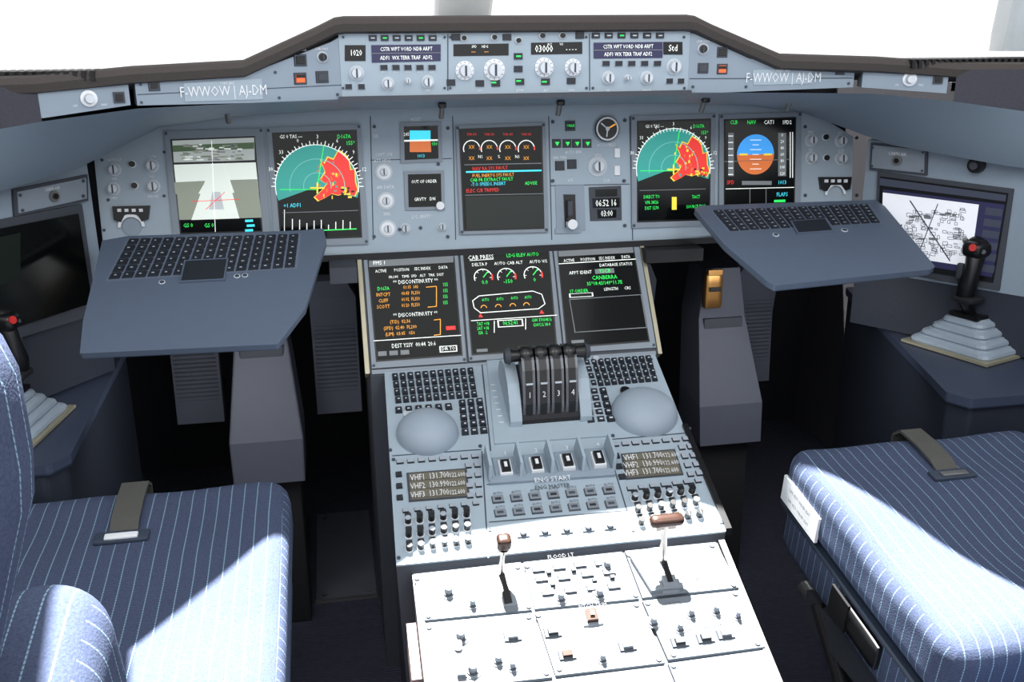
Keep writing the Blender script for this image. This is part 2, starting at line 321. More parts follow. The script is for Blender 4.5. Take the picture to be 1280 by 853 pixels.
# ------------------------------------------------------------ main instrument panel
MIP=Frame((0,1.844,.966),(1,0,0),(0,.031,.212),[(203,161),(998,142),(996,274),(217,309)],[(-.622,.2143),(.622,.2143),(.622,0),(-.622,0)])
mip=empty('main_instrument_panel')
b=MB('panel_plate');b.fm(MIP)
b.prism([(-.745,-.03),(.745,-.03),(.745,.165),(.66,.2143),(.6,.245),(-.6,.245),(-.66,.2143),(-.745,.165)],-.05,0,'panel')
b.box(0,-.035,1.49,.012,-.05,.006,'blackm')
for x in (463,566,686,787):b.L([(x,145),(x+4,300)],1.2,'panelline',.0008)
b.L([(463,200),(565,198)],1,'panelline',.0008);b.L([(688,232),(787,230)],1,'panelline',.0008)
for x,y in ((143,212),(190,207),(142,236),(192,233)):b.knob(x,y,6.5,.014)
for x,y in ((165,205),(168,232)):b.K(x,y,5,.003,'white');b.K(x,y,4,.006,'black')
for x,y in ((127,200),(205,190),(130,288),(205,245),(135,250)):b.K(x,y,2,.002,'panelline',n=10)
for x,y,t in ((143,200,'INTEG LT'),(190,196,'CSTR'),(143,224,'PFD'),(190,221,'ND'),(143,248,'MFD'),(192,246,'PFD/ND')):b.T(t,x,y,4,'white')
b.Q([(141,258),(188,257),(186,274),(178,277),(172,268),(157,268),(152,278),(143,275)],.008,'black',0)
for i in range(4):b.B(150+i*9,263,5,4,.010,'white',.008)
b.arc(165,284,13,17,0,180,'white',.0065)
b.K(165,284,12,.003,'panel2')
for x,y in ((1013,175),(1050,176),(1013,197),(1050,198)):b.knob(x,y,5.5,.014)
for x,y in ((1031,171),(1032,197)):b.K(x,y,4,.003,'white');b.K(x,y,3.2,.006,'black')
for x,y,t in ((1013,165,'MFD'),(1050,166,'PFD'),(1013,187,'ND'),(1050,188,'CSTR')):b.T(t,x,y,4,'white')
b.Q([(1022,221),(1062,221),(1060,236),(1054,238),(1049,231),(1036,231),(1031,239),(1024,236)],.008,'black',0);
for i in range(4):b.B(1030+i*8,226,4.5,4,.010,'white',.008)
b.arc(1042,243,10,13,0,180,'white',.0065)
for x,y in ((1006,158),(1070,172),(1006,244),(1070,244)):b.K(x,y,2,.002,'panelline',n=10)
for x,y in ((480,215),(483,251),(485,286)):b.K(x,y,11,.002,'offwhite');b.K(x,y,8.5,.004,'white');b.knob(x,y,5,.012)
for x,y,t in ((480,193,'CAPT ON'),(482,234,'AIR DATA'),(484,268,'FMS'),(478,201,'ATT HDG'),(527,271,'L/G GRVTY'),(520,149,'RESET'),(470,170,'ISIS')):b.T(t,x,y,5,'white')
b.Q([(500,153),(552,152),(553,202),(501,204)],.004,'bezel',0);b.Q([(505,158),(547,157),(548,198),(506,200)],.005,'screen')
b.Q([(512,163),(538,163),(538,176),(512,176)],.006,'e_cyan');b.Q([(512,176),(538,176),(539,190),(512,190)],.006,'e_orange');b.L([(505,176),(547,175)],2,'e_white',.0065)
b.T('245',508,168,5,'e_white',.007);b.T('030',543,180,5,'e_green',.007);b.T('1013',526,195,5,'e_cyan',.007)
b.Q([(505,214),(555,213),(556,262),(507,263)],.004,'bezel',0);b.Q([(510,218),(551,217),(552,258),(511,259)],.005,'screen')
b.T('OUT OF ORDER',530,227,5,'e_white',.006,.9);b.T('GRVTY   DN',531,249,5,'e_white',.006)
b.K(550,257,5,.012,'white')
for x,y in ((503,187),(548,205),(500,287),(526,285),(552,283),(468,158),(468,296),(560,160),(560,296)):b.K(x,y,2.2,.003,'panelline',n=10)
b.knob(507,286,5,.012,'offwhite');b.knob(553,284,4,.012,'offwhite')
b.B(713,157,13,13,.004,'darkgrey');b.B(713,157,8,8,.005,'key',.004);b.T('UNLK',713,157,4,'e_green',.006)
for x in (696,709,721,734):b.B(x,179,11,11,.004,'darkgrey');b.arc(x,179,0,3.2,-90,270,'e_green',.006,3)
for x,y in ((700,207),(715,205)):b.B(x,y,12,12,.004,'darkgrey',mt='key')
for x,y,t in ((717,190,'AUTO BRK'),(700,197,'BRK FAN'),(758,181,'ACCU PRESS'),(748,194,'RTO'),(713,225,'L/G'),(758,226,'CHR')):b.T(t,x,y,4.5,'white')
b.K(758,161,17,.002,'panel2');b.K(758,161,15,.008,'black',mt='black')
b.arc(758,161,12,14,0,360,'white',.009);b.L([(758,161),(768,155)],1.6,'e_amber',.0095);b.L([(758,161),(750,154)],1.6,'white',.0095);b.L([(758,161),(757,171)],1.6,'white',.0095);b.K(758,161,2.5,.011,'white')
b.K(747,208,12,.002,'offwhite');b.knob(747,208,7,.016);b.B(771,191,7,13,.005,'white');b.B(771,213,7,13,.005,'white')
b.Q([(694,232),(730,231),(732,288),(696,289)],.002,'panel2',0);b.Q([(704,243),(719,243),(720,284),(706,284)],.003,'black');b.K(712,274,5,.02,'black');b.B(711,263,6,26,.016,'darkgrey',.004);b.K(713,280,6,.022,'white')
b.Q([(736,234),(776,232),(777,275),(738,276)],.003,'darkgrey',0);b.Q([(744,237),(771,236),(771,245),(744,246)],.004,'screen')
b.Q([(740,248),(774,247),(774,259),(741,260)],.004,'screen');b.T('06:52 16',757,254,10,'e_white',.005,.8);b.Q([(746,262),(770,262),(770,272),(747,273)],.004,'screen');b.T('03:00',758,267,9,'e_white',.005,.8)
b.Q([(694,286),(726,285),(726,291),(694,292)],.004,'panel2',0)
for x,y in ((691,152),(781,150),(691,226),(780,226),(781,282)):b.K(x,y,2.2,.003,'panelline',n=10)
b.done(mip)
def display(name,fr,q,sq,parent):
    b=MB(name);b.fm(fr);b.Q(q,.007,'bezel',-.002)
    b.Q(sq,.0075,'black');cx=sum(p[0] for p in sq)/4;cy=sum(p[1] for p in sq)/4
    ins=[(cx+(x-cx)*.965,cy+(y-cy)*.965) for x,y in sq];b.Q(ins,.0082,'screen')
    for x,y in q: b.K(cx+(x-cx)*.955,cy+(y-cy)*.955,1.8,.009,'panelline',.006,n=8)
    return b
Z=.0090
def navdisp(b,cx,cy,r,x0,y0,x1,y1):
    b.arc(cx,cy,0,r,-18,198,'e_teal',Z,30)
    k=r/52
    jag=[(4,-33),(9,-28),(13,-36),(20,-33),(26,-44),(35,-38),(39,-32),(41,-20),(46,-22),(47,-5),(50,4),(46,12),(34,8),(26,11),(18,9),(12,13),(2,18),(-3,13),(7,4),(12,-3),(4,-8),(10,-18)]
    b.Q([(cx+a*k*1.06-1.5,cy+c*k*1.05) for a,c in jag],Z+.0003,'e_yellow')
    b.Q([(cx+a*k,cy+c*k) for a,c in jag],Z+.0005,'e_red')
    for _ in range(26):
        a=random.uniform(0,28);c=random.uniform(-30,14);w=random.uniform(1,3)*k;h=random.uniform(.8,2.2)*k
        b.Q([(cx+a*k-w/2,cy+c*k-h),(cx+a*k+w/2,cy+c*k-h),(cx+a*k+w/2,cy+c*k+h),(cx+a*k-w/2,cy+c*k+h)],Z+.0006,random.choice(['e_yellow','e_orange','e_orange','e_teal']))
    for _ in range(14):
        a=random.uniform(30,46);c=random.uniform(0,14);w=random.uniform(2,5)*k;b.Q([(cx+a*k-w/2,cy+c*k-1.2),(cx+a*k+w/2,cy+c*k-1.2),(cx+a*k+w/2,cy+c*k+1.2),(cx+a*k-w/2,cy+c*k+1.2)],Z+.0007,random.choice(['e_yellow','black']))
    for rr in (.33,.66,1.0):b.arc(cx,cy,r*rr-.5,r*rr+.4,-10,190,'e_white' if rr==1 else 'e_tealine',Z+.0008,30)
    for i in range(0,37):
        a=math.radians(180*i/36);l=4 if i%2 else 7
        b.L([(cx+r*math.cos(a),cy-r*math.sin(a)),(cx+(r+l*k*.8)*math.cos(a),cy-(r+l*k*.8)*math.sin(a))],1*k,'e_white',Z+.0008)
    for i,t in enumerate(['30','33','0','3','6','9','12']):
        a=math.radians(160-140*i/6);b.T(t,cx+(r+10*k)*math.cos(a),cy-(r+10*k)*math.sin(a)*1.0,6*k,'e_white',Z+.0008)
    b.L([(cx-9*k,cy+2*k),(cx+9*k,cy+2*k)],2,'e_yellow',Z+.001);b.L([(cx,cy-5*k),(cx,cy+9*k)],2,'e_yellow',Z+.001)
    b.L([(cx,cy),(cx+8*k,cy-r)],1,'e_green',Z+.001);b.L([(cx-r*.9,cy+4*k),(cx,cy+4*k)],.8,'e_green',Z+.001)
    b.T('GS 0 TAS ---',x0+22*k,y0+6,5.5*k,'e_white',Z+.001);b.T('D167A',x1-18*k,y0+6,6*k,'e_green',Z+.001);b.T('155*',x1-10*k,y0+14,6*k,'e_green',Z+.001)
b=display('primary_flight_display',MIP,[(205,164),(329,160),(340,309),(219,311)],[(213,174),(319,170),(329,290),(226,293)],mip)
b.Q([(216,176),(318,172),(319,200),(218,204)],Z,'e_vid1');b.Q([(218,206),(320,203),(324,240),(222,243)],Z,'e_vid2');b.Q([(222,243),(324,240),(328,272),(225,275)],Z,'e_vid3')
b.Q([(216,182),(318,178),(318,186),(217,190)],Z+.0001,'e_tree');b.Q([(218,228),(258,226),(248,243),(220,243)],Z+.0002,'e_vid3');b.Q([(288,225),(322,224),(324,241),(294,242)],Z+.0002,'e_vid3')
b.Q([(264,206),(281,206),(300,273),(240,275)],Z+.0004,'e_vid2');b.Q([(266,240),(276,240),(281,262),(262,262)],Z+.0005,'white')
for _ in range(60):
    x=random.uniform(222,305);y=random.uniform(180,199);w=random.uniform(3,12);b.Q([(x,y),(x+w,y),(x+w,y+1.6),(x,y+1.6)],Z+.0003,random.choice(['e_vid2','e_vid3','e_grey']))
b.L([(218,204),(320,201)],1.5,'black',Z+.0006);b.L([(240,252),(300,249)],.8,'e_red',Z+.0006);b.L([(258,262),(282,240)],.8,'e_red',Z+.0006)
for x in (236,262):b.T('GS 0',x,282,6,'e_green',Z)
for x,y in ((312,276),(314,282),(312,288)):b.B(x,y,10,3,Z+.0008,'e_cyan',Z)
b.L([(265,176),(270,290)],.8,'e_white',Z+.0006);b.done(mip)
b=display('navigation_display',MIP,[(333,160),(451,155),(461,305),(344,309)],[(340,166),(446,162),(453,297),(351,301)],mip)
navdisp(b,397,233,52,342,165,448,298)
b.T('+1 ADF1',366,257,6,'e_cyan',Z);b.L([(354,266),(448,263)],.8,'e_grey',Z);b.L([(356,262),(356,292)],.8,'e_white',Z)
for i in range(9):b.L([(366+i*9,287),(366+i*9,287-random.uniform(4,14))],1,'e_white',Z)
b.L([(358,290),(446,286)],1.2,'e_green',Z);b.done(mip)
b=display('engine_warning_display',MIP,[(569,157),(681,153),(685,290),(575,293)],[(573,161),(677,157),(680,286),(579,289)],mip)
for i,x in enumerate((589,611,634,657)):
    b.arc(x,186,9.5,10.7,-10,200,'e_white',Z);b.arc(x,186,9.5,11,-10,15,'e_red',Z+.0003);b.T('XX',x,184,5.4,'e_amber',Z);b.T('THR XX',x,168,3.6,'e_red',Z);b.T('XX',x,198,5.4,'e_amber',Z)
for x in (600,623,646):b.T('N1' if x!=623 else '%',x,196,5,'e_white',Z)
b.L([(580,206),(676,204)],1,'e_grey',Z);b.T('NAV RA SYS FAULT',612,210.5,5.4,'e_red',Z);b.L([(582,215),(676,213)],2,'e_cyan',Z)
b.T('FUEL INERTG SYS FAULT',616,219,5,'e_amber',Z);b.T('CAB PR EXTRACT FAULT',614,224.5,5,'e_green',Z);b.T('-T.O SPEEDS..INSERT',610,230,5,'e_cyan',Z);b.T('ADVISE',663,229,5,'e_green',Z);b.T('ELEC C/B TRIPPED',603,238,5.4,'e_red',Z)
b.L([(581,244),(678,242)],.8,'e_grey',Z);b.Q([(581,246),(677,244),(679,284),(583,287)],Z-.0002,'e_vdgreen');b.done(mip)
b=display('navigation_display',MIP,[(788,145),(893,142),(892,281),(789,285)],[(795,151),(887,148),(886,275),(795,278)],mip)
navdisp(b,840,210,46,797,152,887,276)
for x,y,t in ((813,246,'DIRECT TO'),(813,253,'VFR 38/26'),(813,260,'DIST 1274'),(868,246,'TACT'),(868,258,'SOURCE ENG')):b.T(t,x,y,5,'e_green',Z,.85)
b.Q([(838,246),(844,246),(844,262),(838,262)],Z,'e_yellow');b.L([(798,238),(880,236)],.7,'e_grey',Z);b.done(mip)
b=display('primary_flight_display',MIP,[(898,143),(1000,140),(998,270),(897,276)],[(903,149),(993,146),(991,254),(903,257)],mip)
b.arc(942,193,0,23,0,180,'e_blue',Z);b.arc(942,193,0,23,180,360,'e_orange',Z)
for i in range(-3,4):b.L([(942-(7 if i%2 else 4),193+i*6),(942+(7 if i%2 else 4),193+i*6)],.7,'e_white',Z+.0005)
b.L([(922,193),(932,193)],2,'e_yellow',Z+.0007);b.L([(952,193),(962,193)],2,'e_yellow',Z+.0007)
b.Q([(908,166),(915,166),(915,220),(908,220)],Z,'e_grey');b.Q([(970,166),(980,166),(980,220),(970,220)],Z,'e_grey')
for i in range(7):b.L([(908,170+8*i),(914,170+8*i)],1,'e_white',Z+.0005);b.T(str(20*i),975,169+8*i,5,'e_white',Z+.0005)
for x in (985,988):b.L([(x,165),(x,222)],1,'e_white',Z)
for i,t in enumerate(('CLB','NAV','CAT1','1FD2')):b.T(t,915+i*22,153,6,'e_green' if i<2 else 'e_white',Z)
b.T('SPD',911,228,6,'e_red',Z);b.T('1013',975,228,6,'e_cyan',Z);b.Q([(925,226),(962,226),(962,231),(925,231)],Z,'e_grey')
for x in (935,955):b.L([(x,235),(x,254)],.8,'e_grey',Z)
b.L([(905,236),(990,234)],.8,'e_white',Z);b.T('FLAPS',975,243,6,'e_cyan',Z);b.B(972,251,14,3,Z+.0005,'e_green',Z);b.L([(903,202),(985,199)],.7,'e_grey',Z);b.done(mip)
b=MB('panel_back_housing');b.wd();b.box(0,2.05,1.5,.28,.93,1.2,'blackm')
b.box(-.315,1.80,.05,.08,.90,.93,'darkgrey');b.box(.34,1.82,.12,.05,.90,.925,'blackm');b.done(mip)
# ------------------------------------------------------------ centre pedestal
ped=empty('centre_pedestal')
LD=Frame((0,1.708,.743),(1,0,0),(0,.139,.191),[(452,318),(796,302),(820,440),(463,464)],[(-.2775,.2362),(.2775,.2362),(.2775,0),(-.2775,0)])
PA=Frame((0,1.307,.564),(1,0,0),(0,.393,.174),[(481,468),(817,445),(906,666),(495,709)],[(-.252,.4298),(.272,.4298),(.266,0),(-.266,0)])
PB=Frame((0,.95,.394),(1,0,0),(0,.35,.156),[(515,720),(896,680),(1015,973),(552,1044)],[(-.243,.3832),(.25,.3832),(.25,0),(-.243,0)])
b=MB('pedestal_body')
xpoly(b,[(2.1,.1),(2.1,.90),(1.86,.925),(1.847,.934),(1.708,.743),(1.70,.735),(1.70,.1)],-.2775,.2775,'darkgrey')
def hull(top,bot,m): b.loft([bot,top],m,False)
hull([(-.266,1.307,.564),(.266,1.307,.564),(.272,1.70,.738),(-.252,1.70,.738)],[(-.25,1.307,.1),(.25,1.307,.1),(.25,1.70,.1),(-.25,1.70,.1)],'darkgrey')
hull([(-.243,.72,.2915),(.25,.72,.2915),(.25,1.307,.553),(-.243,1.307,.553)],[(-.235,.72,.1),(.235,.72,.1),(.235,1.307,.1),(-.235,1.307,.1)],'darkgrey')
b.done(ped)
b=MB('display_frame');b.fm(LD);b.box(0,.118,.565,.246,-.02,.003,'darkgrey');b.box(0,.240,.565,.01,-.02,.008,'trim')
b.box(-.283,.118,.008,.25,-.02,.008,'trim');b.box(.283,.118,.008,.25,-.02,.008,'trim');b.box(0,-.004,.55,.008,-.02,.006,'bezel')
b.done(ped,bevel=.001)
def ldisp(nm,q,sq): return display(nm,LD,q,sq,ped)
b=ldisp('multifunction_display',[(454,320),(571,314),(583,454),(465,462)],[(459,326),(567,320),(578,446),(470,454)])
def cells(b,y,x0,x1,n,m='e_white'):
    tt=['ACTIVE','POSITION','SEC INDEX','DATA']
    for i in range(n):b.T(tt[i%4],x0+(x1-x0)*(i+.5)/n,y-i*1.5,4.6,m,Z,.85)
b.Q([(461,328),(566,322),(566,330),(461,336)],Z-.0003,'e_grey');b.T('FMS 1',474,331,6,'e_white',Z+.0003);cells(b,341,463,566,4);b.T('FROM    TIME  SPD   ALT   TRK  DIST',520,347,4,'e_white',Z)
b.T('** DISCONTINUITY **',519,354,6,'e_white',Z,.9)
for i,(t,n) in enumerate((('D167A','01:15  140'),('INTCPT','00:43  FL350'),('CLIFF','01:02  FL350'),('SCOTT','01:20  FL350'))):
    b.T(t,479,363+i*7.5,5.4,'e_amber' if i else 'e_green',Z,.9);b.T(n,513,361+i*7.5,5.2,'e_amber',Z,.8);b.T('155',556,358+i*7.5,5.2,'e_green',Z,.8)
b.L([(532,361),(545,360),(545,385),(534,386)],1,'e_amber',Z)
b.T('** DISCONTINUITY **',519,395,6,'e_white',Z,.9)
for i,t in enumerate(('(T/D)  02:36','(SPD)  02:40  FL200','(LIM)  03:05   050')):b.T(t,500,404+i*7.5,5.4,'e_amber',Z,.9)
b.L([(542,402),(550,401),(550,420),(542,421)],1,'e_amber',Z)
b.B(563,412,12,5,Z+.0006,'e_red',Z);b.T('DEST YSSY  00:44  20.6',517,433,6.4,'e_white',Z,.85);b.L([(467,428),(576,421)],1,'e_white',Z)
for x in (478,492,506):b.B(x,444-(x-478)*.06,11,6,Z+.001,'e_grey',Z)
b.B(560,438,22,8,Z+.0006,'e_white',Z);b.B(560,438,20,6.4,Z+.001,'screen',Z);b.T('DIR TO',560,438,5,'e_white',Z+.0012);b.done(ped)
b=ldisp('system_display',[(574,314),(688,308),(703,444),(586,453)],[(578,320),(685,315),(696,439),(589,446)])
b.T('CAB PRESS',600,324,6.4,'e_white',Z);b.L([(586,328),(616,326)],.7,'e_white',Z);b.T('LDG ELEV AUTO',652,321,5.2,'e_green',Z);b.T('DELTA P      AUTO CAB ALT      AUTO V/S',636,331,4.8,'e_white',Z)
for x,y,t in ((603,349,'0.0'),(632,348,'-150'),(665,346,'0')):
    b.arc(x,y,10.5,11.6,-20,200,'e_white',Z);b.arc(x,y,10.5,12.5,-20,20,'e_red',Z+.0003);b.L([(x,y),(x+6,y-8)],1.2,'e_green',Z);b.T(t,x+2,y+6,6,'e_green',Z)
    for k in range(5):b.L([(x+8*math.cos(k*.8),y-8*math.sin(k*.8)),(x+10.5*math.cos(k*.8),y-10.5*math.sin(k*.8))],.7,'e_white',Z)
b.L([(590,378),(598,372),(665,366),(676,370),(680,382),(672,388),(600,393),(592,387),(590,378)],1.1,'e_white',Z)
for i,x in enumerate((604,622,640,657)):b.T('AUTO',x+2,377-(x-604)*.06,4.4,'e_green',Z,.7);b.arc(x,387-(x-604)*.06,3,4,0,180,'e_amber',Z)
for x in (600,676):b.arc(x,397-(x-600)*.06,0,3.4,90,450,'e_red',Z,3)
b.L([(588,403),(695,396)],1,'e_white',Z);b.L([(617,403),(617,418)],1,'e_white',Z);b.L([(656,400),(656,414)],1,'e_white',Z)
for i in range(3):b.T(('TAT +18','SAT +18','ISA  -2')[i],603,407+i*5.5,5,'e_green',Z,.8)
b.B(637,406,32,9,Z+.0004,'e_white',Z);b.B(637,406,30,7.4,Z+.0008,'screen',Z);b.T('06:52:41',637,406,6.4,'e_green',Z+.0012,.85);b.T('GW 37654KG',676,402,5,'e_green',Z,.8);b.T('GWCG 38.4',676,408,5,'e_green',Z,.8);b.B(602,440,14,4,Z+.0005,'e_grey',Z);b.done(ped)
b=ldisp('multifunction_display',[(690,308),(796,302),(819,436),(705,443)],[(695,314),(790,309),(811,429),(707,437)])
b.Q([(696,316),(789,311),(790,318),(697,323)],Z-.0003,'e_grey');cells(b,328,698,792,4);b.L([(697,332),(793,326)],1,'e_white',Z)
b.T('DATABASE STATUS',768,333,4.6,'e_white',Z);b.T('APPT IDENT',724,343,5,'e_white',Z);b.B(754,341,24,6,Z+.0005,'e_grey',Z);b.T('YSCB',754,341,6,'e_green',Z+.0008);b.T('CANBERRA',754,349,6,'e_green',Z);b.T("35*18.4S/149*11.7E",754,356,5.4,'e_green',Z);b.T('LENGTH      CRS',770,363,4.5,'e_white',Z)
b.T('17 ORDER',722,366,5,'e_green',Z);b.B(725,371,30,5,Z+.0004,'e_white',Z);b.B(725,371,28,4,Z+.0008,'screen',Z)
b.Q([(710,376),(800,370),(807,412),(717,418)],Z,'e_grey');b.Q([(711,377),(799,371),(806,411),(718,417)],Z+.0003,'screen');b.B(721,429,16,4,Z+.0005,'e_grey',Z);b.done(ped)
b=MB('control_section');b.fm(PA)
b.Q([(481,468),(817,445),(906,666),(495,709)],.004,'panel',-.004)
for ln in ([(490,572),(602,564)],[(756,552),(862,543)],[(602,455),(613,566)],[(724,448),(762,552)],[(602,566),(610,700)],[(756,552),(793,674)],[(608,608),(768,596)],[(611,655),(785,640)]):b.L(ln,1.6,'panelline',.0045)
z0=.004
b.grid([(489,470),(592,462),(598,500),(494,508)],4,11,.009,'key',.78,'keyw',z0=z0,ls=.9)
b.grid([(572,503),(604,500),(611,545),(576,548)],5,3,.009,'key',.78,'keyw',z0=z0,ls=.9)
b.grid([(492,511),(566,506),(568,516),(493,521)],1,6,.009,'key',.7,'keyw',z0=z0,ls=.8)
b.grid([(727,453),(812,447),(822,480),(738,487)],4,10,.009,'key',.78,'keyw',z0=z0,ls=.9)
b.grid([(724,490),(757,487),(770,530),(732,534)],5,3,.009,'key',.78,'keyw',z0=z0,ls=.9)
b.K(511,521,7,.008,'offwhite',z0);b.K(744,452,4,.009,'offwhite',z0)
b.K(780,492,6,.010,'black',z0)
for x,y in ((488,463),(488,565),(600,560),(860,538),(812,452),(765,547),(492,577),(498,700),(900,655),(790,665),(612,665)):b.K(x,y,2.4,.006,'panelline',z0,n=8)
for x,y,r in ((534,541,39),(803,516,41)):
    u,v=PA.at(x,y);k=PA.su(x,y);b.dome(u,v-.006,.004,r*k,r*k*.95,.038,'boot',32,10)
def radio(q,sc,s):
    b.Q(sc,.006,'darkgrey',z0);cx=sum(p[0] for p in sc)/4;cy=sum(p[1] for p in sc)/4
    b.Q([(cx+(x-cx)*.93,cy+(y-cy)*.9) for x,y in sc],.0065,'e_lcd')
    h=(sc[3][1]-sc[0][1])
    for i,t in enumerate(('VHF1  131.700','VHF2  130.990','VHF3  131.700')):
        y=cy-h*.28+i*h*.3;b.T(t,cx-10*s,y,9*s,'white',.007,.7);b.T('122.600',cx+24*s,y-2,7*s,'white',.007,.7)
        b.L([(sc[0][0]+3,y+h*.13+1),(sc[1][0]-2,y+h*.13-4)],.7,'key',.007)
    TL,TR,BR,BL=q
    def P(a,c):
        tx=TL[0]+(TR[0]-TL[0])*a;ty=TL[1]+(TR[1]-TL[1])*a;bx=BL[0]+(BR[0]-BL[0])*a;by=BL[1]+(BR[1]-BL[1])*a
        return tx+(bx-tx)*c,ty+(by-ty)*c
    for i in range(8):b.B(*P(.08+.12*i,.05),9*s,5*s,.008,'key',z0,mt='legend')
    for i in range(3):
        b.B(*P(.06,.17+.11*i),8*s,6*s,.008,'key',z0)
    for i in range(4):
        for j in range(2):b.B(*P(.84+.1*j,.14+.1*i),8*s,6*s,.008,'key',z0,mt='legend')
    for i in range(7):b.B(*P(.12+.13*i,.52),8*s,5*s,.008,'key',z0,mt='legend')
    for r_ in range(3):
        for i in range(6):
            x,y=P(.14+.13*i,.63+.13*r_)
            if (r_,i)in((2,4),(2,5)) :b.knob(x,y,5*s,.012,'black',z0=z0);continue
            b.K(x,y,5.2*s,.006,'white',z0);b.K(x,y,4.4*s,.017,'black',z0,3.8*s,mt='black' if (i+r_)%3 else 'legend');b.B(x,y-9*s,8*s,4*s,.007,'key',z0)
MATS['e_lcd'].node_tree.nodes['Mix'].inputs[6].default_value=(.09,.085,.06,1);MATS['e_lcd'].node_tree.nodes['Mix'].inputs[7].default_value=(.11,.10,.075,1)
radio([(491,574),(602,566),(609,690),(496,706)],[(508,594),(583,588),(587,624),(511,630)],1)
radio([(758,553),(862,545),(900,655),(788,672)],[(775,570),(842,564),(853,596),(781,602)],1)
b.Q([(612,600),(766,590),(768,598),(612,609)],.010,'panel2',z0)
b.T('ENG START',690,604,7,'white',.011);b.T('ENG MASTER',690,611,6,'panelline',.006)
for i in range(5):
    x=609+i*38;y=588-i*3.4;u,v=PA.at(x,y)
    b.prism([(u-.003,v-.03),(u+.003,v-.03),(u+.003,v+.03),(u-.003,v+.03)],z0,.04,'panel',.8)
for i in range(4):
    x=631+i*38.5;y=590-i*3.6
    b.B(x,y,28,34,.006,'panel2',z0);b.B(x,y,17,19,.014,'white',z0);b.B(x,y,12,14,.02,'black',.012);b.B(x,y,4,6,.0215,'white',.02);b.T('%d'%(i+1),x,y-20,6,'white',.007)
for r_ in range(2):
    for i in range(7):
        x=622+i*23+r_*3;y=627-i*1.9+r_*17;b.B(x,y,15,9,.008,'aftdark',z0,mt='aftlight');b.B(x,y,8,3,.0085,'key' if (i+r_)%3==0 else 'panelline',.008);b.T('AUTO',x,y-8,3.5,'panelline',.0048)
for i in range(6):
    x=626+i*27;y=672-i*2.4;b.B(x,y,16,10,.007,'aftdark',z0);b.K(x,y,4,.012,'aftlight',z0);b.B(x,y,2,6,.0126,'key',.012)
b.done(ped)
b=MB('thrust_levers');b.fm(PA)
b.Q([(608,452),(736,443),(762,548),(618,558)],.007,'panel',.004)
uc,vc=PA.at(681,507)
def slab(x0,x1,prof,m,sm=False):
    b.loft([[(x0,vc+p[0],p[1]) for p in prof],[(x1,vc+p[0],p[1]) for p in prof]],m,sm)
arcp=[(-.055,.004),(.07,.004),(.085,.02),(.08,.045),(.062,.062),(.035,.07),(.0,.062),(-.03,.04),(-.052,.018)]
slab(uc-.074,uc-.053,arcp,'panel');slab(uc+.053,uc+.074,arcp,'panel')
slab(uc-.053,uc+.053,[(p[0]*.92,p[1]*.85) for p in arcp],'blackm')
for i in range(4):
    xc=uc-.0388+i*.0259;w=.0112
    pr=[(-.045,.010),(-.02,.006),(.0,.028),(.018,.062),(.036,.084),(.05,.09),(.05,.104),(.03,.112),(.01,.106),(-.004,.094),(-.018,.072),(-.034,.041)]
    slab(xc-w,xc+w,pr,'lever')
    slab(xc-w*.55,xc+w*.55,[(p[0]-.002,p[1]+.0012) for p in pr[6:]]+[pr[0]],'leverdark')
    b.tube([(xc-w,vc+.028,.102),(xc-w*.5,vc+.028,.102),(xc+w*.5,vc+.028,.102),(xc+w,vc+.028,.102)],[.013,.0165,.0165,.013],'leverdark',14)
    p=Matrix.Translation(Vector((xc,vc-.0290,.0585)))
    M0=b.M;b.M=M0@p@Matrix.Rotation(math.radians(62),4,'X');b.text(str(i+1),0,0,.013,'white',.002);b.box(0,.020,.012,.003,-.001,.0015,'offwhite');b.M=M0
for sx in (-1,1):
    b.tube([(uc+sx*.050,vc+.028,.102),(uc+sx*.068,vc+.028,.102)],[.010,.012],'black',12);b.tube([(uc+sx*.068,vc+.028,.102),(uc+sx*.077,vc+.028,.102)],[.016,.012],'darkgrey',12)
for k in range(7):
    for sx in(-1,1): b.box(uc+sx*.088,vc-.04+k*.016,.008,.0015,.007,.0075,'white')
b.done(ped,bevel=.0015)
b=MB('aft_section');b.fm(PB)
b.Q([(515,720),(896,680),(1040,1040),(566,1120)],.002,'aftdark',-.004)
P9=[[(517,722),(650,707),(664,766),(531,779)],[(654,707),(776,694),(798,752),(668,765)],[(780,693),(893,682),(922,738),(802,751)],
[(531,783),(664,770),(690,850),(546,866)],[(668,769),(798,756),(830,832),(694,848)],[(802,755),(922,742),(955,812),(834,828)],
[(548,871),(690,855),(720,940),(572,958)],[(694,853),(830,836),(865,920),(724,938)],[(834,833),(956,816),(995,900),(868,918)]]
for q in P9:b.Q(q,.008,'aftpanel',0)
b.Q([(616,715),(637,713),(646,761),(624,763)],.0088,'aftlight',.008);b.Q([(622,718),(631,717),(640,758),(630,760)],.0092,'black')
u,v=PB.at(626,722)
b.tube([(u,v,-.01),(u,v+.004,.04),(u,v+.004,.066)],[.006,.004,.005],'chrome');b.rbox((u,v+.005,.082),(.011,.010,.012),.006,'brown',8);b.tube([(u,v+.004,.062),(u,v+.004,.069)],.009,'chrome')
b.Q([(786,704),(838,698),(852,742),(812,746)],.016,'aftlight',.008)
u,v=PB.at(828,718)
b.loft([[(u-.012,v+.045,.008),(u+.012,v+.045,.008),(u+.014,v-.04,.008),(u-.014,v-.04,.008)],[(u-.010,v+.035,.022),(u+.010,v+.035,.022),(u+.010,v-.03,.022),(u-.010,v-.03,.022)]],'aftlight',False)
b.box(u,v,.008,.06,.02,.024,'black')
b.tube([(u,v+.01,.01),(u-.002,v+.022,.06),(u-.004,v+.026,.092)],[.008,.005,.006],'chrome')
